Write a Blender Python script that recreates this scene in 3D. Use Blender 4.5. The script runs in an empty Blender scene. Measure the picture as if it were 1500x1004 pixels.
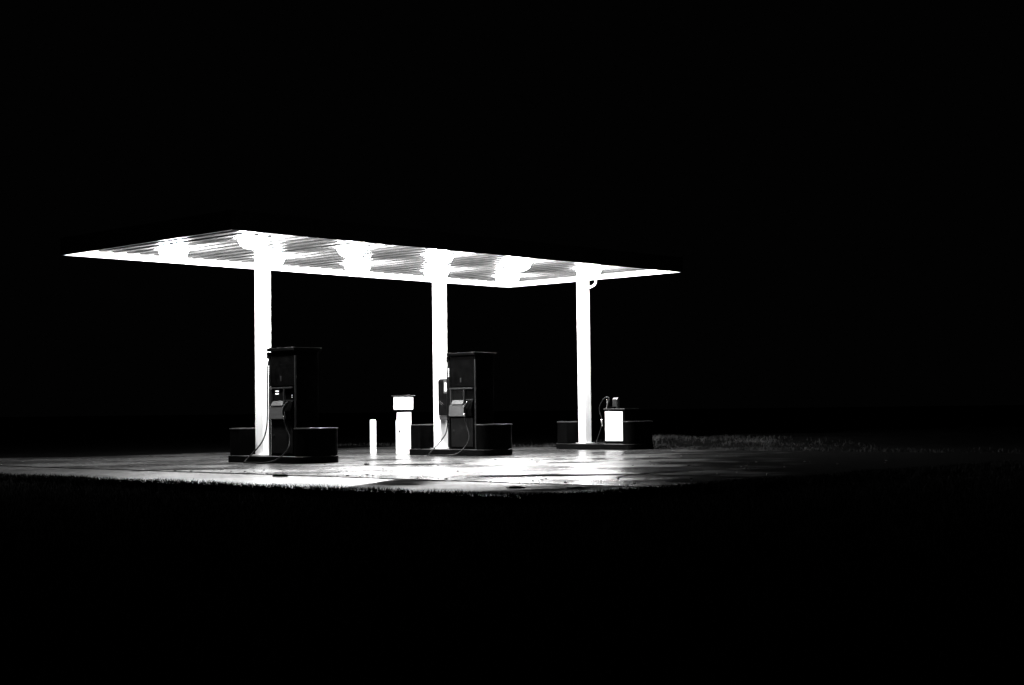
import bpy, bmesh, math, random
import numpy as np
from mathutils import Vector, Matrix

scene = bpy.context.scene
col = scene.collection

# ------------------------------------------------------------------ camera
def make_camera():
    yaw, pitch, roll = 0.7589, 0.0443, -0.0119
    loc = Vector((-23.0233, -25.3528, 1.0013))
    f = Vector((math.cos(pitch)*math.cos(yaw), math.cos(pitch)*math.sin(yaw), math.sin(pitch)))
    r = Vector((math.sin(yaw), -math.cos(yaw), 0.0))
    u = r.cross(f)
    r2 = r*math.cos(roll) + u*math.sin(roll)
    u2 = -r*math.sin(roll) + u*math.cos(roll)
    m = Matrix((( r2.x, u2.x, -f.x, loc.x), (r2.y, u2.y, -f.y, loc.y), (r2.z, u2.z, -f.z, loc.z), (0, 0, 0, 1)))
    cam = bpy.data.cameras.new('camera')
    cam.sensor_width = 36.0
    cam.lens = 2235.6/1500*36.0
    cam.clip_start = 0.1
    cam.clip_end = 2000
    o = bpy.data.objects.new('camera', cam)
    o.matrix_world = m
    col.objects.link(o)
    scene.camera = o
make_camera()

# ------------------------------------------------------------------ night sky, exposure
world = bpy.data.worlds.new("World")
scene.world = world
world.use_nodes = True
bg = world.node_tree.nodes['Background']
bg.inputs['Color'].default_value = (1, 1, 1, 1)
bg.inputs['Strength'].default_value = 0.0006
scene.view_settings.view_transform = 'Standard'
scene.view_settings.look = 'None'
scene.view_settings.exposure = 0.0
scene.view_settings.gamma = 1.0
LAMP = 440.0          # radiance of the canopy diffusers

# ------------------------------------------------------------------ materials
def mat(name, base, rough=0.5, metal=0.0, var=0.0, scale=8.0, spec=0.5, bump=0.0, bscale=60.0, rvar=0.0, stretch=(1, 1, 1), coat=0.0, ior=1.5):
    m = bpy.data.materials.new(name)
    m.use_nodes = True
    nt = m.node_tree
    b = nt.nodes['Principled BSDF']
    b.inputs['Base Color'].default_value = (base, base, base, 1)
    b.inputs['Roughness'].default_value = rough
    b.inputs['IOR'].default_value = ior
    b.inputs['Metallic'].default_value = metal
    b.inputs['Specular IOR Level'].default_value = spec
    b.inputs['Coat Weight'].default_value = coat
    b.inputs['Coat Roughness'].default_value = 0.12
    tc = nt.nodes.new('ShaderNodeTexCoord')
    mp = nt.nodes.new('ShaderNodeMapping')
    mp.inputs['Scale'].default_value = stretch
    nt.links.new(tc.outputs['Object'], mp.inputs['Vector'])
    if var or rvar:
        n = nt.nodes.new('ShaderNodeTexNoise')
        n.inputs['Scale'].default_value = scale
        n.inputs['Detail'].default_value = 8
        n.inputs['Roughness'].default_value = 0.62
        nt.links.new(mp.outputs['Vector'], n.inputs['Vector'])
    if var:
        r = nt.nodes.new('ShaderNodeMapRange')
        r.inputs['From Min'].default_value = 0.3
        r.inputs['From Max'].default_value = 0.7
        r.inputs['To Min'].default_value = base*(1-var)
        r.inputs['To Max'].default_value = base*(1+var)
        nt.links.new(n.outputs['Fac'], r.inputs['Value'])
        nt.links.new(r.outputs['Result'], b.inputs['Base Color'])
    if rvar:
        r = nt.nodes.new('ShaderNodeMapRange')
        r.inputs['From Min'].default_value = 0.3
        r.inputs['From Max'].default_value = 0.7
        r.inputs['To Min'].default_value = max(0.02, rough-rvar)
        r.inputs['To Max'].default_value = min(1, rough+rvar)
        nt.links.new(n.outputs['Fac'], r.inputs['Value'])
        nt.links.new(r.outputs['Result'], b.inputs['Roughness'])
    if bump:
        n2 = nt.nodes.new('ShaderNodeTexNoise')
        n2.inputs['Scale'].default_value = bscale
        n2.inputs['Detail'].default_value = 6
        nt.links.new(mp.outputs['Vector'], n2.inputs['Vector'])
        bp = nt.nodes.new('ShaderNodeBump')
        bp.inputs['Strength'].default_value = bump
        bp.inputs['Distance'].default_value = 0.01
        nt.links.new(n2.outputs['Fac'], bp.inputs['Height'])
        nt.links.new(bp.outputs['Normal'], b.inputs['Normal'])
    return m

def emit(name, strength):
    m = bpy.data.materials.new(name)
    m.use_nodes = True
    nt = m.node_tree
    b = nt.nodes['Principled BSDF']
    b.inputs['Base Color'].default_value = (0.6, 0.6, 0.6, 1)
    b.inputs['Emission Color'].default_value = (1, 1, 1, 1)
    b.inputs['Emission Strength'].default_value = strength
    return m

def matte(name, base, var, scale):
    # plain diffuse leaves and soil, no sheen
    m = bpy.data.materials.new(name)
    m.use_nodes = True
    nt = m.node_tree
    nt.nodes.remove(nt.nodes['Principled BSDF'])
    d = nt.nodes.new('ShaderNodeBsdfDiffuse')
    nt.links.new(d.outputs[0], nt.nodes['Material Output'].inputs['Surface'])
    tc = nt.nodes.new('ShaderNodeTexCoord')
    n = nt.nodes.new('ShaderNodeTexNoise')
    n.inputs['Scale'].default_value = scale; n.inputs['Detail'].default_value = 8
    nt.links.new(tc.outputs['Object'], n.inputs['Vector'])
    r = nt.nodes.new('ShaderNodeMapRange')
    r.inputs['From Min'].default_value = 0.3; r.inputs['From Max'].default_value = 0.7
    r.inputs['To Min'].default_value = base*(1-var); r.inputs['To Max'].default_value = base*(1+var)
    nt.links.new(n.outputs['Fac'], r.inputs['Value'])
    nt.links.new(r.outputs['Result'], d.inputs['Color'])
    return m

M = {}
M['deck'] = mat('painted_steel_deck', 0.062, 0.42, 0.0, var=0.25, scale=2.5, rvar=0.08, spec=0.35, ior=1.3)
M['white'] = mat('white_paint', 0.78, 0.42, var=0.06, scale=3.0, bump=0.05)
M['fascia'] = mat('fascia_inside_white', 0.8, 0.4, var=0.05, scale=2.0)
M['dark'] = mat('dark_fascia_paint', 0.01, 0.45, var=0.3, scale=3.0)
M['roof'] = mat('roof_membrane', 0.08, 0.8, var=0.3, scale=2.0)
M['lamp'] = emit('lamp_diffuser', LAMP)
M['metal'] = mat('galvanised_metal', 0.35, 0.35, 0.8, var=0.2, scale=20)
M['pump'] = mat('black_pump_paint', 0.0014, 0.38, var=0.5, scale=6, spec=0.06, rvar=0.1, ior=1.14)
M['pump_panel'] = mat('charcoal_pump_panel', 0.005, 0.5, var=0.3, scale=9, spec=0.08, rvar=0.1, ior=1.14)
M['pump_console'] = mat('grey_pump_console', 0.035, 0.5, var=0.2, scale=20, spec=0.4)
M['trim'] = mat('pump_trim', 0.035, 0.3, 0.6, var=0.3, scale=12)
M['screen'] = mat('dark_glass', 0.004, 0.08, spec=0.5)
M['digits'] = emit('display_digits', 1.2)
M['rubber'] = mat('black_rubber', 0.003, 0.4, var=0.3, scale=30, spec=0.15)
M['nozzle'] = mat('nozzle_metal', 0.4, 0.25, 0.9, var=0.2, scale=30)
M['kerb'] = mat('painted_black_kerb', 0.002, 0.5, var=0.5, scale=7, bump=0.3, spec=0.1, ior=1.14)
M['kerb_top'] = mat('worn_kerb_top', 0.02, 0.5, var=0.6, scale=5, bump=0.3)
M['barrier'] = mat('black_barrier', 0.0012, 0.5, var=0.5, scale=6, spec=0.06, ior=1.14)
M['rim'] = mat('pale_barrier_rim', 0.03, 0.35, 0.3, var=0.5, scale=7)  # paler than the barrier walls below it
M['panel_white'] = mat('white_panel', 0.85, 0.35, var=0.05, scale=5)
M['box'] = mat('dark_wall_box', 0.003, 0.4, var=0.4, scale=9, spec=0.08, ior=1.14)
M['stone'] = mat('stone_dark', 0.02, 0.8, var=0.4, scale=20)

# ------------------------------------------------------------------ helpers
def tag(o, label=None, cat=None, group=None, kind=None):
    if label: o['label'] = label
    if cat: o['category'] = cat
    if group: o['group'] = group
    if kind: o['kind'] = kind
    return o

def empty(name, loc, rz=0.0):
    o = bpy.data.objects.new(name, None)
    o.location = loc
    o.rotation_euler = (0, 0, rz)
    o.empty_display_size = 0.2
    col.objects.link(o)
    return o

def link_bm(name, bm, m, parent=None, smooth=False, bevel=0.0):
    bmesh.ops.recalc_face_normals(bm, faces=bm.faces)
    me = bpy.data.meshes.new(name)
    bm.to_mesh(me)
    bm.free()
    ms = m if isinstance(m, (list, tuple)) else [m]
    for k in ms:
        me.materials.append(k)
    if smooth:
        for p in me.polygons: p.use_smooth = True
    o = bpy.data.objects.new(name, me)
    col.objects.link(o)
    if parent: o.parent = parent
    if bevel:
        md = o.modifiers.new('bevel', 'BEVEL')
        md.width = bevel; md.segments = 2; md.limit_method = 'ANGLE'; md.angle_limit = math.radians(40)
    return o

def box(bm, x0, x1, y0, y1, z0, z1, mi=0):
    vs = [bm.verts.new((x, y, z)) for z in (z0, z1) for (x, y) in ((x0, y0), (x1, y0), (x1, y1), (x0, y1))]
    fs = [(0, 1, 2, 3), (4, 5, 6, 7), (0, 1, 5, 4), (1, 2, 6, 5), (2, 3, 7, 6), (3, 0, 4, 7)]
    for f in fs:
        bm.faces.new([vs[i] for i in f]).material_index = mi

def prism_xz(bm, pts, y0, y1, mi=0):
    a = [bm.verts.new((x, y0, z)) for x, z in pts]
    b = [bm.verts.new((x, y1, z)) for x, z in pts]
    n = len(pts)
    bm.faces.new(a).material_index = mi
    bm.faces.new(b[::-1]).material_index = mi
    for i in range(n):
        bm.faces.new((a[i], a[(i+1) % n], b[(i+1) % n], b[i])).material_index = mi

def prism_z(bm, pts, z0, z1, top_mi=0):
    a = [bm.verts.new((x, y, z0)) for x, y in pts]
    b = [bm.verts.new((x, y, z1)) for x, y in pts]
    n = len(pts)
    bm.faces.new(a[::-1])
    bm.faces.new(b).material_index = top_mi
    for i in range(n):
        bm.faces.new((a[i], a[(i+1) % n], b[(i+1) % n], b[i]))

def smooth_path(pts, n=8):
    P = [Vector(p) for p in pts]
    P = [P[0]*2-P[1]] + P + [P[-1]*2-P[-2]]
    out = []
    for i in range(1, len(P)-2):
        for k in range(n):
            t = k/n
            a, b, c, d = P[i-1], P[i], P[i+1], P[i+2]
            out.append(0.5*((2*b)+(c-a)*t+(2*a-5*b+4*c-d)*t*t+(3*b-a-3*c+d)*t**3))
    out.append(P[-2])
    return out

def tube(bm, pts, r, seg=10):
    pts = [Vector(p) for p in pts]
    rings = []
    up = Vector((0.13, 0.27, 0.95)).normalized()
    for i, p in enumerate(pts):
        d = (pts[min(i+1, len(pts)-1)] - pts[max(i-1, 0)]).normalized()
        s = d.cross(up)
        if s.length < 1e-3: s = d.cross(Vector((1, 0, 0)))
        s.normalize()
        t = s.cross(d).normalized()
        rr = r[i] if isinstance(r, (list, tuple)) else r
        rings.append([bm.verts.new(p + (s*math.cos(a)+t*math.sin(a))*rr) for a in [2*math.pi*k/seg for k in range(seg)]])
    for a, b in zip(rings, rings[1:]):
        for k in range(seg):
            bm.faces.new((a[k], a[(k+1) % seg], b[(k+1) % seg], b[k]))
    bm.faces.new(rings[0][::-1]); bm.faces.new(rings[-1])

def rounded_plan(x0, x1, y0, y1, r, n=8, corners=(1, 1, 1, 1)):
    # counter-clockwise from (x0, y0)
    pts = []
    cs = [((x0, y0), (1, 1), 180), ((x1, y0), (-1, 1), 270), ((x1, y1), (-1, -1), 0), ((x0, y1), (1, -1), 90)]
    for k, ((cx, cy), (sx, sy), a0) in enumerate(cs):
        if not corners[k]:
            pts.append((cx, cy)); continue
        ox, oy = cx+sx*r, cy+sy*r
        for i in range(n+1):
            a = math.radians(a0 + 90*i/n)
            pts.append((ox+r*math.cos(a), oy+r*math.sin(a)))
    return pts

# ------------------------------------------------------------------ ground
random.seed(3)
rng = np.random.default_rng(7)
SX0, SY0 = -10.25, -13.6        # near edges of the concrete apron
far_edge = [(6.75, -13.6), (6.55, -6.0), (7.2, 1.0), (7.5, 7.2)]

def hill(x, y):
    # grass verge: a low bank behind the far side of the apron
    e = x - 7.4
    h = -0.03
    if e > 0:
        t = min(1.0, e/1.6)*min(1, max(0, (3.5-y)/2.5))*min(1, max(0, (y+7.0)/3.5))
        h += 0.20*t*t*(3-2*t) + 0.05*math.sin(x*0.9+y*0.7)*t
    return h

def ground_sheet():
    # one sheet to the horizon, finer near the station
    def axis():
        a = [-1500, -700, -300, -120, -60]
        a += list(np.arange(-40, 40.1, 1.0))
        a += [60, 120, 300, 700, 1500]
        return a
    xs, ys = axis(), axis()
    bm = bmesh.new()
    vs = [[bm.verts.new((x, y, hill(x, y))) for y in ys] for x in xs]
    for i in range(len(xs)-1):
        for j in range(len(ys)-1):
            bm.faces.new((vs[i][j], vs[i+1][j], vs[i+1][j+1], vs[i][j+1]))
    m = mat('soil_under_grass', 0.004, 0.95, var=0.5, scale=3, bump=0.6, bscale=25, spec=0.0)
    m.node_tree.nodes['Principled BSDF'].inputs['IOR'].default_value = 1.0
    o = link_bm('ground', bm, m, smooth=True)
    tag(o, kind='structure')
ground_sheet()

def concrete(name, base, rmin, rmax, dark=0.35):
    m = bpy.data.materials.new(name)
    m.use_nodes = True
    nt = m.node_tree
    b = nt.nodes['Principled BSDF']
    L = nt.links.new
    tc = nt.nodes.new('ShaderNodeTexCoord')
    def noise(scale, detail=6, stretch=(1, 1, 1), rot=0.0, rough=0.6):
        mp = nt.nodes.new('ShaderNodeMapping')
        mp.inputs['Scale'].default_value = stretch
        mp.inputs['Rotation'].default_value = (0, 0, rot)
        L(tc.outputs['Object'], mp.inputs['Vector'])
        n = nt.nodes.new('ShaderNodeTexNoise')
        n.inputs['Scale'].default_value = scale
        n.inputs['Detail'].default_value = detail
        n.inputs['Roughness'].default_value = rough
        L(mp.outputs['Vector'], n.inputs['Vector'])
        return n.outputs['Fac']
    def rng_(v, a, b_, c, d):
        r = nt.nodes.new('ShaderNodeMapRange')
        r.inputs['From Min'].default_value = a; r.inputs['From Max'].default_value = b_
        r.inputs['To Min'].default_value = c; r.inputs['To Max'].default_value = d
        L(v, r.inputs['Value']); return r.outputs['Result']
    def mul(a, b_):
        r = nt.nodes.new('ShaderNodeMath'); r.operation = 'MULTIPLY'
        L(a, r.inputs[0]); L(b_, r.inputs[1]); return r.outputs[0]
    big = noise(0.35, 5, (1.0, 1.0, 1))
    mid = noise(1.3, 6, (1.6, 0.8, 1), 0.3)
    fine = noise(22, 8)
    wet = rng_(big, 0.42, 0.58, 0.0, 1.0)          # where the water lies
    oil = rng_(mid, 0.52, 0.66, 1.0, dark)         # worn dark patches
    c = mul(mul(rng_(fine, 0.3, 0.7, base*0.8, base*1.2), oil), rng_(big, 0.42, 0.58, 1.0, 0.72))
    L(c, b.inputs['Base Color'])
    L(rng_(wet, 0, 1, rmax, rmin), b.inputs['Roughness'])
    bp = nt.nodes.new('ShaderNodeBump')
    bp.inputs['Strength'].default_value = 0.5
    bp.inputs['Distance'].default_value = 0.006
    L(mul(fine, rng_(wet, 0, 1, 1.0, 0.35)), bp.inputs['Height'])
    L(bp.outputs['Normal'], b.inputs['Normal'])
    b.inputs['Specular IOR Level'].default_value = 1.0
    b.inputs['IOR'].default_value = 1.8
    return m

def slab(name, pts, z0, z1, m):
    bm = bmesh.new()
    prism_z(bm, pts, z0, z1)
    o = link_bm(name, bm, m)
    tag(o, kind='structure')
    return o

JX = -7.6
conc = concrete('wet_concrete', 0.035, 0.20, 0.32)
def blend_matte(m, p0, n, d0, d1, base):
    # mixes in dark matte colour; on the forecourt this paints the light's rightward falloff
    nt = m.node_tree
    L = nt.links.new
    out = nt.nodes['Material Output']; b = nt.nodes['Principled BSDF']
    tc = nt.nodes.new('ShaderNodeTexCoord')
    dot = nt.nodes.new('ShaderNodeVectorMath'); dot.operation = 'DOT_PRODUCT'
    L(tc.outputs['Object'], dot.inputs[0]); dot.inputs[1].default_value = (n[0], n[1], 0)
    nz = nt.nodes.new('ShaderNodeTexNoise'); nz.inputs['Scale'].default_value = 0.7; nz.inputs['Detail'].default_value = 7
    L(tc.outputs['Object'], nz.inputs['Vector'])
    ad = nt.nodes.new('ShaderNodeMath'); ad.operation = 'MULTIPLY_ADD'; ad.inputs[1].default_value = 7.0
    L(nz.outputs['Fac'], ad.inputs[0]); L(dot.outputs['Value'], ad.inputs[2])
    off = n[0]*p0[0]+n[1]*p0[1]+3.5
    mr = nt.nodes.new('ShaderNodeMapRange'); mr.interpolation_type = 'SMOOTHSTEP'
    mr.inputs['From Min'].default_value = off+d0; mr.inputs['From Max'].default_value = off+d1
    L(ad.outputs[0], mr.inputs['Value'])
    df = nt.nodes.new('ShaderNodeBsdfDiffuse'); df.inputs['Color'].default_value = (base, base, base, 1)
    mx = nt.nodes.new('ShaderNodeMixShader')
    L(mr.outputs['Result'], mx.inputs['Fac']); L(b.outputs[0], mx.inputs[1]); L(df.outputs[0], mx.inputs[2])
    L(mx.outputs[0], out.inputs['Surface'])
blend_matte(conc, (-4.5, -13.6), (0.577, -0.817), -4.6, -0.4, 0.005)  # light dying away to the right, put into the concrete's colour
dry = concrete('rough_asphalt_patch', 0.05, 0.35, 0.6, 0.5)
dry.node_tree.nodes['Principled BSDF'].inputs['IOR'].default_value = 1.25
blend_matte(dry, (0, 0), (0, 0), -1.6, 0.8, 0.035)
asph = concrete('damp_worn_concrete', 0.02, 0.34, 0.6, 0.6)
asph.node_tree.nodes['Principled BSDF'].inputs['IOR'].default_value = 1.33
asph.node_tree.nodes['Principled BSDF'].inputs['Specular IOR Level'].default_value = 0.5
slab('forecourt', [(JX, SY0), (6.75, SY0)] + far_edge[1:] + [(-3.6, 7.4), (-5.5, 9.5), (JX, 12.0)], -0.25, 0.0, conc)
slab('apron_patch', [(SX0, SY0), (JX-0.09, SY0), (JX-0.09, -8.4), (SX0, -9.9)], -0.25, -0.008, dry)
slab('apron_strip', [(SX0, -9.89), (JX-0.09, -8.39), (JX-0.09, 12.0), (JX-0.3, 40), (SX0-0.5, 40), (SX0, 12.0)], -0.25, -0.008, asph)
slab('driveway', [(JX-0.08, 12.01), (JX+0.01, 12.01), (-5.5, 9.51), (-5.0, 40), (JX-0.29, 40)], -0.25, -0.004, asph)

# joints, cracks and tar lines lying on the forecourt
def ribbon(name, pts, w, m, z=0.004, jitter=0.02):
    bm = bmesh.new()
    P = smooth_path([(x, y, 0) for x, y in pts], 6)
    prev = None
    for i, p in enumerate(P):
        d = (P[min(i+1, len(P)-1)] - P[max(i-1, 0)]).normalized()
        n = Vector((-d.y, d.x, 0))
        t = i/(len(P)-1)
        ww = w*(0.25+0.75*math.sin(math.pi*min(1, max(0.0, t))))*(0.7+random.random()*0.6)
        q = p + n*random.uniform(-jitter, jitter)
        a = bm.verts.new((q.x+n.x*ww/2, q.y+n.y*ww/2, z)); b = bm.verts.new((q.x-n.x*ww/2, q.y-n.y*ww/2, z))
        if prev: bm.faces.new((prev[0], prev[1], b, a))
        prev = (a, b)
    o = link_bm(name, bm, m)
    tag(o, kind='structure')
M['tar'] = matte('tar', 0.005, 0.5, 10)
M['wetdark'] = matte('dark_oily_stain', 0.022, 0.8, 3)
ribbon('expansion_joint', [(JX, 8), (JX+.02, 3), (JX, -2), (JX, -6), (JX, -13)], 0.03, M['tar'])
ribbon('crack', [(-6.1, -6.3), (-5.6, -7.3), (-5.1, -8.4)], 0.12, M['tar'])
ribbon('crack', [(-5.4, -2.5), (-4.9, -3.0), (-4.6, -3.3), (-4.0, -5)], 0.09, M['tar'])
ribbon('crack', [(-7.2, -5.4), (-6.4, -5.6), (-5.8, -5.7), (-4.9, -6.2)], 0.07, M['tar'])
ribbon('crack', [(-3.0, -6.0), (-1.3, -6.3), (0.2, -6.6), (1.6, -7.2)], 0.07, M['tar'])
ribbon('crack', [(-1.9, -0.2), (-1.5, -1.2), (-1.3, -2.0)], 0.12, M['tar'])
ribbon('crack', [(-6.4, -11.6), (-5.2, -10.8), (-3.4, -10.5), (-1.0, -10.9)], 0.08, M['tar'])
ribbon('crack', [(-2.5, -3.2), (-1.2, -4.5), (0.5, -5.0), (2.0, -5.6)], 0.06, M['tar'])
ribbon('joint', [(-3.0, 7.0), (-3.0, 2), (-2.98, -4), (-3.0, -13)], 0.03, M['tar'])
ribbon('joint', [(2.4, 7.0), (2.4, 2), (2.42, -4), (2.4, -13)], 0.03, M['tar'])
ribbon('joint', [(JX, -8.2), (-3, -8.2), (1.5, -8.2), (3.2, -8.2)], 0.03, M['tar'])
ribbon('joint', [(JX, 3.3), (-3, 3.3), (2, 3.3), (7, 3.3)], 0.03, M['tar'])
def stain(cx, cy, rx, ry, rot, name='oil_stain'):
    bm = bmesh.new()
    n = 36
    ph = [random.random()*6.28 for _ in range(4)]
    pts = []
    for i in range(n):
        a = 2*math.pi*i/n
        r = 1+0.16*math.sin(3*a+ph[0])+0.1*math.sin(5*a+ph[1])+0.07*math.sin(9*a+ph[2])
        x, y = rx*r*math.cos(a), ry*r*math.sin(a)
        pts.append(bm.verts.new((cx+x*math.cos(rot)-y*math.sin(rot), cy+x*math.sin(rot)+y*math.cos(rot), 0.006)))
    bm.faces.new(pts)
    o = link_bm(name, bm, M['wetdark'])
    tag(o, kind='structure')
for a in [(-5.2, 0.1, 1.5, .6, -.8), (-4.2, 2.6, 1.3, .5, -.7), (-7.0, -2.0, .9, .35, -.7), (-1.3, -6.3, .5, .2, -.7), (-2.0, -1.5, .45, .2, -.7),
          (3.6, -4.1, .6, .25, -.6), (4.5, -3.2, .5, .2, -.6), (-5.7, -9.8, 1.3, .3, -.8), (-6.7, 1.0, 1.4, .35, -.75), (-3.4, -4.2, .8, .25, -.7)]:
    stain(*a)

# ------------------------------------------------------------------ grass
def blades(name, X, Y, H, lean, width, m, zf, seed):
    r = np.random.default_rng(seed)
    n = len(X)
    ang = r.uniform(0, 2*np.pi, n)
    la = r.uniform(0, 2*np.pi, n)
    lx, ly = np.cos(la)*lean*H, np.sin(la)*lean*H
    wx, wy = np.cos(ang)*width/2, np.sin(ang)*width/2
    Z = np.array([zf(x, y) for x, y in zip(X, Y)]) - 0.005
    v = np.zeros((n, 5, 3))
    v[:, 0] = np.stack([X-wx, Y-wy, Z], 1)
    v[:, 1] = np.stack([X+wx, Y+wy, Z], 1)
    v[:, 2] = np.stack([X+wx*.7+lx*.35, Y+wy*.7+ly*.35, Z+H*.6], 1)
    v[:, 3] = np.stack([X-wx*.7+lx*.35, Y-wy*.7+ly*.35, Z+H*.6], 1)
    v[:, 4] = np.stack([X+lx, Y+ly, Z+H], 1)
    idx = (np.arange(n)*5)[:, None]
    me = bpy.data.meshes.new(name)
    faces = np.concatenate([idx+np.array([0, 1, 2, 3]), ], 1).tolist() + np.concatenate([idx+np.array([3, 2, 4])], 1).tolist()
    me.from_pydata(v.reshape(-1, 3).tolist(), [], faces)
    me.materials.append(m)
    o = bpy.data.objects.new(name, me)
    col.objects.link(o)
    tag(o, kind='stuff')
    return o
M['grass'] = matte('dark_grass', 0.012, 0.5, 1.5)
M['grass_far'] = matte('pale_grass', 0.022, 1.0, 1.3)
def near_grass():
    X, Y, H, W = [], [], [], []
    # dense fringe overhanging the left-hand near edge of the apron
    n = 26000
    y = rng.uniform(SY0-0.3, 16, n)
    x = SX0 + 0.25 - np.abs(rng.normal(0, 0.55, n)) + 0.08*np.sin(y*1.7) + 0.05*np.sin(y*5.1)
    X.append(x); Y.append(y); H.append(rng.uniform(.03, .10, n)); W.append(np.full(n, .012))
    n = 26000
    x = rng.uniform(SX0-.3, 8, n)
    y = SY0 + 0.25 - np.abs(rng.normal(0, 0.55, n)) + 0.08*np.sin(x*1.9) + 0.05*np.sin(x*4.3)
    X.append(x); Y.append(y); H.append(rng.uniform(.03, .10, n)); W.append(np.full(n, .012))
    # the lawn between the camera and the apron
    n = 120000
    d = rng.uniform(2.0, 24, n)
    a = 0.7589 + rng.uniform(-0.42, 0.42, n)
    x = -23.02 + d*np.cos(a); y = -25.35 + d*np.sin(a)
    k = (x < SX0) | (y < SY0)
    x, y = x[k], y[k]
    X.append(x); Y.append(y); H.append(rng.uniform(.03, .09, len(x))); W.append(np.full(len(x), .006))
    X, Y, H, W = map(np.concatenate, (X, Y, H, W))
    o = blades('grass', X, Y, H, 0.5, W, M['grass'], lambda a, b: -0.03, 1)
    tag(o, 'short dark grass in the foreground along the near edge of the concrete', 'grass')
near_grass()
def far_grass():
    n = 60000
    y = rng.uniform(-16, 12, n)
    x = 6.9 + np.abs(rng.normal(0, 1.5, n)) + np.interp(y, [-16, -6, 1, 7, 12], [0, -.2, .35, .6, .6]) - 0.1
    clump = 0.5+0.5*np.sin(x*3.1+np.sin(y*2.3)*1.3)*np.sin(y*1.9+x)
    keep = rng.uniform(0, 1, n) < (0.06+0.94*np.clip(clump*1.6-.45, 0, 1)*(y < 3.2))*np.clip((y+6.5)/3, .06, 1)
    x, y, clump = x[keep], y[keep], clump[keep]; n = len(x)
    H = rng.uniform(.03, .08, n)*(0.6+1.1*clump)
    o = blades('grass', x, y, H, 0.8, np.full(n, .014), M['grass_far'], hill, 2)
    tag(o, 'pale rough grass on the low bank behind the forecourt', 'grass')
far_grass()

# pebbles and lumps on the forecourt
def lump(name, x, y, rx, ry, h, label, cat, group=None, seed=0):
    bm = bmesh.new()
    bmesh.ops.create_icosphere(bm, subdivisions=3, radius=1.0)
    r = random.Random(seed)
    ph = [r.random()*6.28 for _ in range(6)]
    for v in bm.verts:
        k = 1+0.14*math.sin(v.co.x*4+ph[0])*math.sin(v.co.y*5+ph[1])+0.08*math.sin(v.co.z*7+ph[2]+v.co.x*6)
        v.co = Vector((v.co.x*k*rx, v.co.y*k*ry, max(-0.35, v.co.z*k)*h/1.35+h*0.26))
    o = link_bm(name, bm, M['stone'], smooth=True)
    o.location = (x, y, 0.003)
    o.rotation_euler = (0, 0, math.radians(-47))
    tag(o, label, cat, group)
lump('stone', -8.17, -6.23, .12, .06, .05, 'flat dark stone lying alone near the left grass edge', 'stone', seed=1)
lump('mud_clod', -8.85, -11.95, .12, .07, .035, 'low dark mud clod beside the near corner of the concrete, left of two', 'mud clod', seed=2)
lump('mud_clod', -8.45, -12.65, .15, .08, .03, 'wider dark mud clod near the corner of the concrete, right of two', 'mud clod', seed=3)
lump('stone', -4.0, -3.5, .05, .04, .04, 'small dark stone on the ground right of the leftmost pump island', 'stone', seed=4)
def litter():
    bm = bmesh.new()
    r = random.Random(5)
    for i in range(130):
        if r.random() < 0.5:
            x, y = JX+0.1+abs(r.gauss(0, .5)), r.uniform(-12.8, -2)
        else:
            x, y = r.uniform(-7, 3), r.uniform(-12.5, -2.5)
        s = r.choice([.008, .012, .016, .022])
        m4 = Matrix.Translation((x, y, s*0.3)) @ Matrix.Rotation(r.random()*6, 4, 'Z') @ Matrix.Diagonal((s*r.uniform(1, 1.8), s, s*.6, 1))
        bmesh.ops.create_icosphere(bm, subdivisions=1, radius=1.0, matrix=m4)
    o = link_bm('gravel', bm, M['stone'])
    tag(o, 'loose dark grit scattered over the wet concrete', 'gravel', kind='stuff')
litter()

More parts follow.
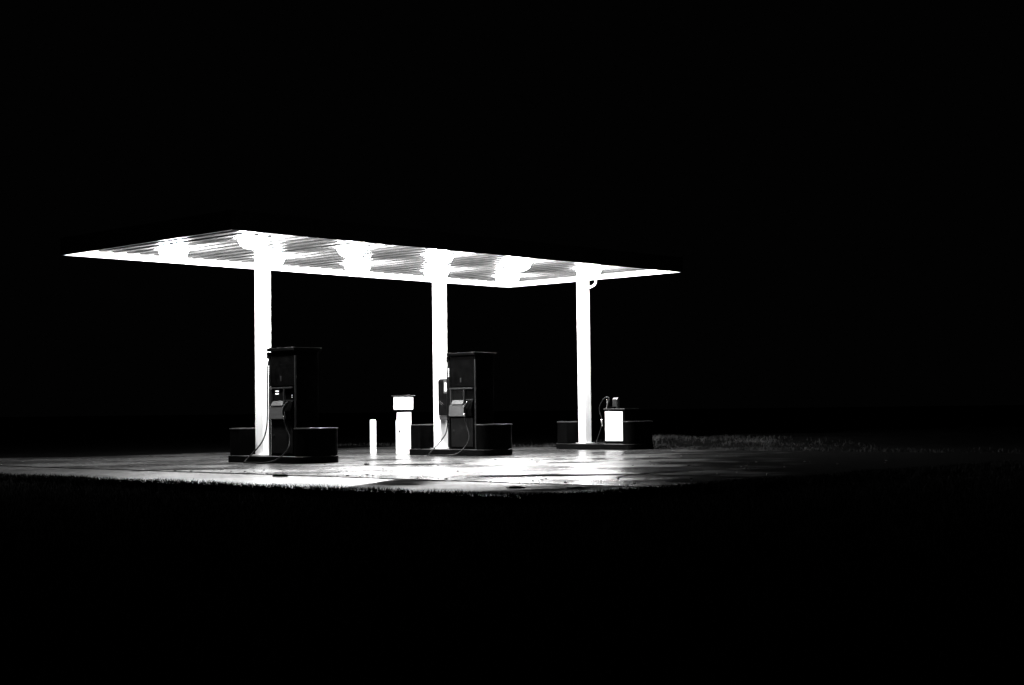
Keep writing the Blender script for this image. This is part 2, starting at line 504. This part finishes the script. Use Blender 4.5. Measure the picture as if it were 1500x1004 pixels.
# ------------------------------------------------------------------ canopy
CX, CY = 6.68, 2.935
COLX = (-3.75, 1.30, 6.36)
def canopy():
    root = empty('canopy', (0, 0, 0))
    tag(root, 'long flat station canopy with ribbed white underside carried on three white posts', 'canopy')
    # corrugated deck, ribs run along Y
    bm = bmesh.new()
    z0, dz, pitch = 4.475, 0.05, 0.334
    n = int(round(2*(CX-0.05)/pitch))
    pitch = 2*(CX-0.05)/n
    prof = []
    for i in range(n):
        x = -CX+0.05+i*pitch
        prof += [(x, z0), (x+pitch*.44, z0), (x+pitch*.5, z0-dz), (x+pitch*.94, z0-dz)]
    prof.append((CX-0.05, z0))
    ys = (-CY+0.05, CY-0.05)
    prev = None
    for x, z in prof:
        a, b = bm.verts.new((x, ys[0], z)), bm.verts.new((x, ys[1], z))
        if prev: bm.faces.new((prev[0], prev[1], b, a))
        prev = (a, b)
    link_bm('ceiling', bm, M['deck'], root)
    # fascia: four boards, outside dark, inside white
    def board(x0, x1, y0, y1):
        bm = bmesh.new(); box(bm, x0, x1, y0, y1, 4.30, 4.66)
        return bm
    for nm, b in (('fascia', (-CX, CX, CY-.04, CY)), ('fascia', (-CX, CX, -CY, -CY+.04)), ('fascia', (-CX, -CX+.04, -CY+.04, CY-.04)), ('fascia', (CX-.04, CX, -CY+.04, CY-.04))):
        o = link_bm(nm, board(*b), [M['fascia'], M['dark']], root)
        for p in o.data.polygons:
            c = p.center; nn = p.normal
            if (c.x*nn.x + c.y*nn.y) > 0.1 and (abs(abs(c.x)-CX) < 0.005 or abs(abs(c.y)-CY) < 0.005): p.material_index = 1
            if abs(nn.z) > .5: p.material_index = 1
    bm = bmesh.new(); box(bm, -CX+.045, CX-.045, -CY+.045, CY-.045, 4.53, 4.62)
    link_bm('roof', bm, M['roof'], root)
    for x in COLX:
        bm = bmesh.new()
        prism_z(bm, rounded_plan(x-.12, x+.12, -.12, .12, .015, 3), 0.141, 4.445)
        c = link_bm('column', bm, M['white'], root)
        bm = bmesh.new()
        box(bm, x-.17, x+.17, -.17, .17, 0.142, 0.156)
        link_bm('base_plate', bm, M['white'], c, bevel=.004)
    # rainwater pipe from the gutter to the right-hand post
    bm = bmesh.new()
    x = COLX[2]
    tube(bm, smooth_path([(x, -.43, 4.47), (x, -.43, 4.24), (x, -.40, 4.16), (x, -.33, 4.12), (x, -.2, 4.08), (x, -.125, 4.06)], 6), 0.032, 14)
    link_bm('rainwater_pipe', bm, M['white'], root, smooth=True)
    return root
canopy()

LX = (-5.0, -2.5, 0.0, 2.5, 5.0)
ORD = ('leftmost', 'second from the left', 'middle', 'second from the right', 'rightmost')
def light(x, y, label):
    root = empty('canopy_light', (x, y, 4.44))
    tag(root, label, 'light', 'square lights under the canopy')
    bm = bmesh.new()
    prism_z(bm, rounded_plan(-.29, .29, -.29, .29, .03, 4), -0.035, 0.034)
    link_bm('housing', bm, M['white'], root)
    # dropped prismatic bowl
    bm = bmesh.new()
    rings = []
    for z, s in ((-0.036, .255), (-0.10, .25), (-0.16, .225), (-0.21, .175), (-0.24, .10)):
        rings.append([bm.verts.new((px, py, z)) for px, py in rounded_plan(-s, s, -s, s, s*.6, 6)])
    for a, b in zip(rings, rings[1:]):
        for k in range(len(a)):
            bm.faces.new((a[k], a[(k+1) % len(a)], b[(k+1) % len(a)], b[k]))
    bm.faces.new(rings[-1]); bm.faces.new(rings[0][::-1])
    link_bm('diffuser', bm, M['lamp'], root, smooth=False)
for i, x in enumerate(LX):
    light(x, -1.36, 'lit square lamp, %s of five in the nearer row' % ORD[i])
    light(x, 1.36, 'lit square lamp, %s of five in the farther row' % ORD[i])

# ------------------------------------------------------------------ pump islands
def island(x, label):
    root = empty('pump_island', (x, -0.63, 0))
    tag(root, label, 'pump island', 'pump islands under the canopy')
    a, h = 0.53, 1.26
    bm = bmesh.new()
    prism_z(bm, rounded_plan(-a, a, -h, h, .22, 10), 0.0, 0.14, 1)
    o = link_bm('kerb', bm, [M['kerb'], M['kerb_top']], root, bevel=.012)
    # low hollow end barriers: rounded at the island end
    def barrier(y0, y1, corners):
        bm = bmesh.new()
        prism_z(bm, rounded_plan(-a+.04, a-.012, y0, y1, .20, 10, corners), 0.141, 0.675)
        b = link_bm('end_barrier', bm, M['barrier'], root, bevel=.015)
        bm = bmesh.new()
        outer = rounded_plan(-a+.028, a, y0-.012, y1+.012, .21, 10, corners)
        prism_z(bm, outer, 0.676, 0.70)
        link_bm('rim', bm, M['rim'], b, bevel=.006)
    barrier(0.80, h-.02, (0, 0, 1, 1))
    barrier(-h+.02, -1.0, (1, 1, 0, 0))
    return root
island(COLX[0], 'dark pump island at the foot of the leftmost white post')
island(COLX[1], 'dark pump island at the foot of the middle white post')
island(COLX[2], 'dark pump island at the foot of the rightmost white post')

# ------------------------------------------------------------------ tall pumps
def tall_pump(x, label, lit_digits, console):
    # local: front face looks to -X, left end (seen from the lane) at +Y
    root = empty('fuel_pump', (x, -1.015, 0.14))
    root.scale = (1, .91, 1)
    tag(root, label, 'fuel pump', 'tall fuel pumps')
    f = -0.30
    bm = bmesh.new()
    box(bm, f+.02, .30, -.44, .44, 0.0, 2.10)
    body = link_bm('body', bm, M['pump'], root, bevel=.01)
    bm = bmesh.new()
    box(bm, f-.05, .35, -.48, .48, 2.101, 2.16)
    link_bm('top_cover', bm, M['pump'], root, bevel=.005)
    for k, yy in enumerate((-.40, .1, .40)):
        bm = bmesh.new(); box(bm, f-.03, f+.01, yy-.03, yy+.03, 2.161, 2.175)
        link_bm('lifting_lug', bm, M['trim'], root)
    # corner posts
    for yy in (-.455, .455):
        bm = bmesh.new(); box(bm, f-.012, f+.025, yy-.014, yy+.014, 0.0, 2.0)
        link_bm('corner_post', bm, M['trim'] if yy < 0 else M['pump_panel'], root, bevel=.004)
    # lower door with recess line
    bm = bmesh.new()
    box(bm, f-.002, f+.019, -.36, .40, 0.05, .70)
    lower = link_bm('lower_door', bm, M['pump_panel'], root, bevel=.012)
    bm = bmesh.new(); box(bm, f-.012, f-.003, .28, .33, .40, .44)
    link_bm('lock', bm, M['trim'], lower)
    # grey sloping console
    bm = bmesh.new()
    prism_xz(bm, [(f+.019, .73), (f-.055, .74), (f-.035, .985), (f+.019, 1.0)], -.16, .425)
    link_bm('console', bm, console, root, bevel=.006)
    # display recess with frame
    bm = bmesh.new()
    box(bm, f+.0, f+.0195, -.06, .34, 1.03, 1.33)
    link_bm('display_window', bm, M['screen'], root)
    bm = bmesh.new()
    box(bm, f-.03, f+.019, .36, .40, 1.0, 1.335)
    link_bm('display_frame', bm, M['trim'], root, bevel=.004)
    bm = bmesh.new()
    box(bm, f-.03, f+.019, -.10, -.065, 1.0, 1.335)
    link_bm('display_frame', bm, M['trim'], root, bevel=.004)
    bm = bmesh.new()
    prism_xz(bm, [(f+.019, 1.005), (f-.045, 1.005), (f-.04, 1.02), (f+.0, 1.10), (f+.019, 1.10)], -.05, .345)
    link_bm('tray', bm, console, root)
    # trim bar over the display
    bm = bmesh.new(); box(bm, f-.03, f+.019, -.385, .425, 1.345, 1.375)
    link_bm('trim_bar', bm, M['trim'], root, bevel=.004)
    bm = bmesh.new(); box(bm, f-.004, f+.0185, -.385, -.115, 1.10, 1.12)
    link_bm('trim_bar', bm, M['trim'], root)
    # upper panel and badge
    bm = bmesh.new(); box(bm, f+.004, f+.0195, -.42, .42, 1.40, 2.04)
    up = link_bm('upper_panel', bm, M['pump'], root, bevel=.008)
    bm = bmesh.new(); box(bm, f-.002, f+.0035, .03, .07, 1.50, 1.60)
    link_bm('badge', bm, M['trim'], up)
    if lit_digits:
        for zz in (1.285, 1.232):
            bm = bmesh.new()
            for k in range(4):
                y = .235-.03*k
                box(bm, f-.006, f-.001, y-.022, y, zz, zz+.026)
            link_bm('display_digits', bm, M['digits'], root)
        for zz in (1.16, 1.20):
            bm = bmesh.new(); box(bm, f+.008, f+.0185, -.335, -.315, zz, zz+.02)
            link_bm('push_button', bm, M['panel_white'], root)
    # side valance strip at the left corner
    bm = bmesh.new()
    for k in range(5):
        box(bm, f-.03, f-.013, .44, .46, 1.63+.04*k, 1.66+.04*k)
    link_bm('grade_label', bm, M['panel_white'], root)
    # nozzle boot and nozzle
    bm = bmesh.new()
    prism_xz(bm, [(f+.019, .70), (f-.05, .74), (f-.08, .90), (f-.02, 1.09), (f+.019, 1.09)], -.385, -.175)
    link_bm('nozzle_boot', bm, M['pump'], root, bevel=.01)
    bm = bmesh.new()
    tube(bm, smooth_path([(f-.10, -.33, 1.07), (f-.12, -.27, 1.0), (f-.12, -.20, .90), (f-.10, -.19, .80)], 5), 0.022, 10)
    nz = link_bm('nozzle', bm, M['rubber'], root, smooth=True)
    bm = bmesh.new()
    tube(bm, smooth_path([(f-.15, -.33, 1.06), (f-.165, -.27, .99), (f-.16, -.21, .93)], 5), 0.007, 8)
    link_bm('lever', bm, M['nozzle'], nz, smooth=True)
    bm = bmesh.new()
    tube(bm, [(f-.10, -.19, .80), (f-.10, -.19, .73)], 0.022, 10)
    link_bm('swivel', bm, M['nozzle'], nz, smooth=True)
    # hose: from a bracket high on the left end, down, along the ground, up to the nozzle
    bm = bmesh.new()
    if lit_digits:
        P = [(f+.05, .50, 1.98), (f+.02, .54, 1.80), (f, .53, 1.4), (f, .53, .9), (f-.02, .56, .50), (f-.10, .66, .22), (f-.36, .80, -.08), (f-.45, .70, -.118),
             (f-.50, .30, -.118), (f-.50, -.05, -.118), (f-.42, -.35, -.06), (f-.25, -.50, .12), (f-.12, -.42, .35), (f-.10, -.28, .55), (f-.10, -.20, .70), (f-.10, -.19, .74)]
    else:
        P = [(f+.05, .50, 1.98), (f+.02, .54, 1.80), (f, .53, 1.4), (f, .53, .8), (f-.02, .54, .42), (f-.12, .62, .20), (f-.40, .72, -.09), (f-.45, .66, -.118),
             (f-.50, .30, -.118), (f-.50, -.02, -.115), (f-.40, -.26, -.08), (f-.25, -.38, .08), (f-.14, -.38, .28), (f-.10, -.26, .52), (f-.10, -.20, .66), (f-.10, -.19, .74)]
    tube(bm, smooth_path(P, 8), 0.014, 10)
    link_bm('hose', bm, M['rubber'], root, smooth=True)
    bm = bmesh.new(); box(bm, f+.0, f+.16, .481, .56, 1.96, 2.09)
    link_bm('hose_bracket', bm, M['pump'], root, bevel=.01)
    # louvres on the end wall
    bm = bmesh.new()
    for k in range(6):
        box(bm, -.15, .18, -.448, -.4405, .18+.05*k, .20+.05*k)
    link_bm('louvre', bm, M['pump_panel'], root)
tall_pump(COLX[0], 'tall black fuel pump with lit digits on the leftmost island', True, M['pump_console'])
tall_pump(COLX[1], 'tall black fuel pump with grey console on the middle island', False, M['pump_console'])

# ------------------------------------------------------------------ low pump
def low_pump():
    root = empty('fuel_pump', (COLX[2]+.02, -1.19, 0.14))
    tag(root, 'low fuel pump with plain white front panel on the rightmost island', 'fuel pump')
    f = -.30
    bm = bmesh.new(); box(bm, f+.02, .22, -.33, .31, 0.0, .84)
    link_bm('body', bm, M['pump'], root, bevel=.01)
    bm = bmesh.new(); box(bm, f-.01, .25, -.36, .33, .841, .875)
    link_bm('top_cover', bm, M['trim'], root, bevel=.006)
    bm = bmesh.new(); box(bm, f+.004, f+.0195, -.27, .29, .07, .80)
    link_bm('front_panel', bm, M['panel_white'], root, bevel=.01)
    bm = bmesh.new()
    prism_xz(bm, [(-.06, .876), (-.06, 1.10), (-.02, 1.15), (.04, 1.15), (.04, .876)], .09, .24)
    link_bm('head_box', bm, M['trim'], root, bevel=.008)
    bm = bmesh.new(); box(bm, f+.04, f+.16, .05, .27, .876, .92)
    link_bm('nozzle_holder', bm, M['pump'], root, bevel=.01)
    bm = bmesh.new()
    tube(bm, smooth_path([(f+.06, .24, .88), (f+.02, .18, 1.02), (f+.03, .17, 1.12), (f+.05, .26, 1.16), (f+.02, .36, 1.10)], 6), .018, 10)
    nz = link_bm('nozzle', bm, M['rubber'], root, smooth=True)
    bm = bmesh.new()
    tube(bm, smooth_path([(f-.02, .23, .86), (f-.02, .19, .98), (f-.01, .21, 1.10)], 5), .010, 8)
    link_bm('lever', bm, M['nozzle'], nz, smooth=True)
    bm = bmesh.new()
    tube(bm, smooth_path([(f+.02, .36, 1.10), (f, .44, .96), (f, .46, .80), (f, .40, .66), (f, .38, .50), (f-.02, .44, .30), (f-.06, .50, .10), (f-.08, .48, .02), (f, .38, .015), (f+.08, .34, .12), (f+.1, .325, .2)], 7), .013, 10)
    link_bm('hose', bm, M['rubber'], root, smooth=True)
    bm = bmesh.new()
    tube(bm, [(f, .395, .62), (f, .385, .52), (f, .37, .43)], [.016, .02, .014], 10)
    link_bm('hose_coupling', bm, M['nozzle'], root, smooth=True)
low_pump()

# ------------------------------------------------------------------ box on the middle post
def wall_box():
    root = empty('wall_box', (COLX[1], -.121, .80))
    tag(root, 'dark narrow box fixed to the middle white post, with a bright plate', 'wall box')
    bm = bmesh.new()
    prism_xz(bm, [(-.19, .10), (.10, .10), (.10, .93), (-.15, .93), (-.20, .88)], -.34, -.001)
    b = link_bm('cabinet', bm, M['box'], root, bevel=.012)
    bm = bmesh.new()
    prism_xz(bm, [(-.16, .0), (.08, .0), (.10, .097), (-.18, .097)], -.29, -.002)
    link_bm('bottom_tray', bm, M['pump_console'], root, bevel=.008)
    bm = bmesh.new(); box(bm, -.212, -.2005, -.34, -.20, .60, .90)
    f = link_bm('plate_frame', bm, M['pump_console'], root)
    bm = bmesh.new(); box(bm, -.218, -.2125, -.33, -.24, .65, .84)
    link_bm('bright_plate', bm, M['panel_white'], f)
    bm = bmesh.new()
    tube(bm, [(-.208, -.06, .44), (-.208, -.20, .34)], .006, 8)
    tube(bm, [(-.208, -.03, .42), (-.208, -.16, .32)], .006, 8)
    link_bm('handle', bm, M['trim'], root, smooth=True)
wall_box()

# ------------------------------------------------------------------ pedestal and bollard behind
def pedestal():
    root = empty('service_pedestal', (1.45, 1.42, 0))
    tag(root, 'white pedestal with a white box head behind the middle island', 'service pedestal')
    bm = bmesh.new()
    prism_z(bm, rounded_plan(-.13, .13, -.14, .15, .02, 3), 0.003, .80)
    link_bm('base_cabinet', bm, M['white'], root, bevel=.006)
    bm = bmesh.new(); box(bm, -.11, .12, -.135, .12, .801, .985)
    link_bm('neck', bm, M['white'], root)
    bm = bmesh.new(); box(bm, -.12, .12, -.14, .13, .986, 1.03)
    link_bm('gap_plate', bm, M['pump'], root)
    bm = bmesh.new(); box(bm, -.16, .16, -.17, .18, 1.031, 1.36)
    head = link_bm('head', bm, M['pump'], root, bevel=.006)
    bm = bmesh.new(); box(bm, -.166, -.161, -.176, .165, 1.045, 1.345)
    link_bm('sign_panel', bm, M['panel_white'], head)
    bm = bmesh.new(); box(bm, -.160, .145, -.176, -.171, 1.045, 1.345)
    link_bm('sign_panel', bm, M['panel_white'], head)
    bm = bmesh.new(); box(bm, -.19, .19, -.20, .22, 1.361, 1.385)
    link_bm('lid', bm, M['trim'], root, bevel=.004)
    bm = bmesh.new(); box(bm, -.136, -.131, -.03, .03, .50, .56)
    link_bm('label_plate', bm, M['pump_console'], root)
pedestal()
def bollard():
    root = empty('bollard', (1.38, 2.44, 0))
    tag(root, 'short white round bollard left of the white pedestal', 'bollard')
    bm = bmesh.new()
    tube(bm, [(0, 0, .003), (0, 0, .78), (0, 0, .805), (0, 0, .82)], [.075, .075, .066, .04], 24)
    link_bm('post', bm, M['white'], root, smooth=False)
bollard()
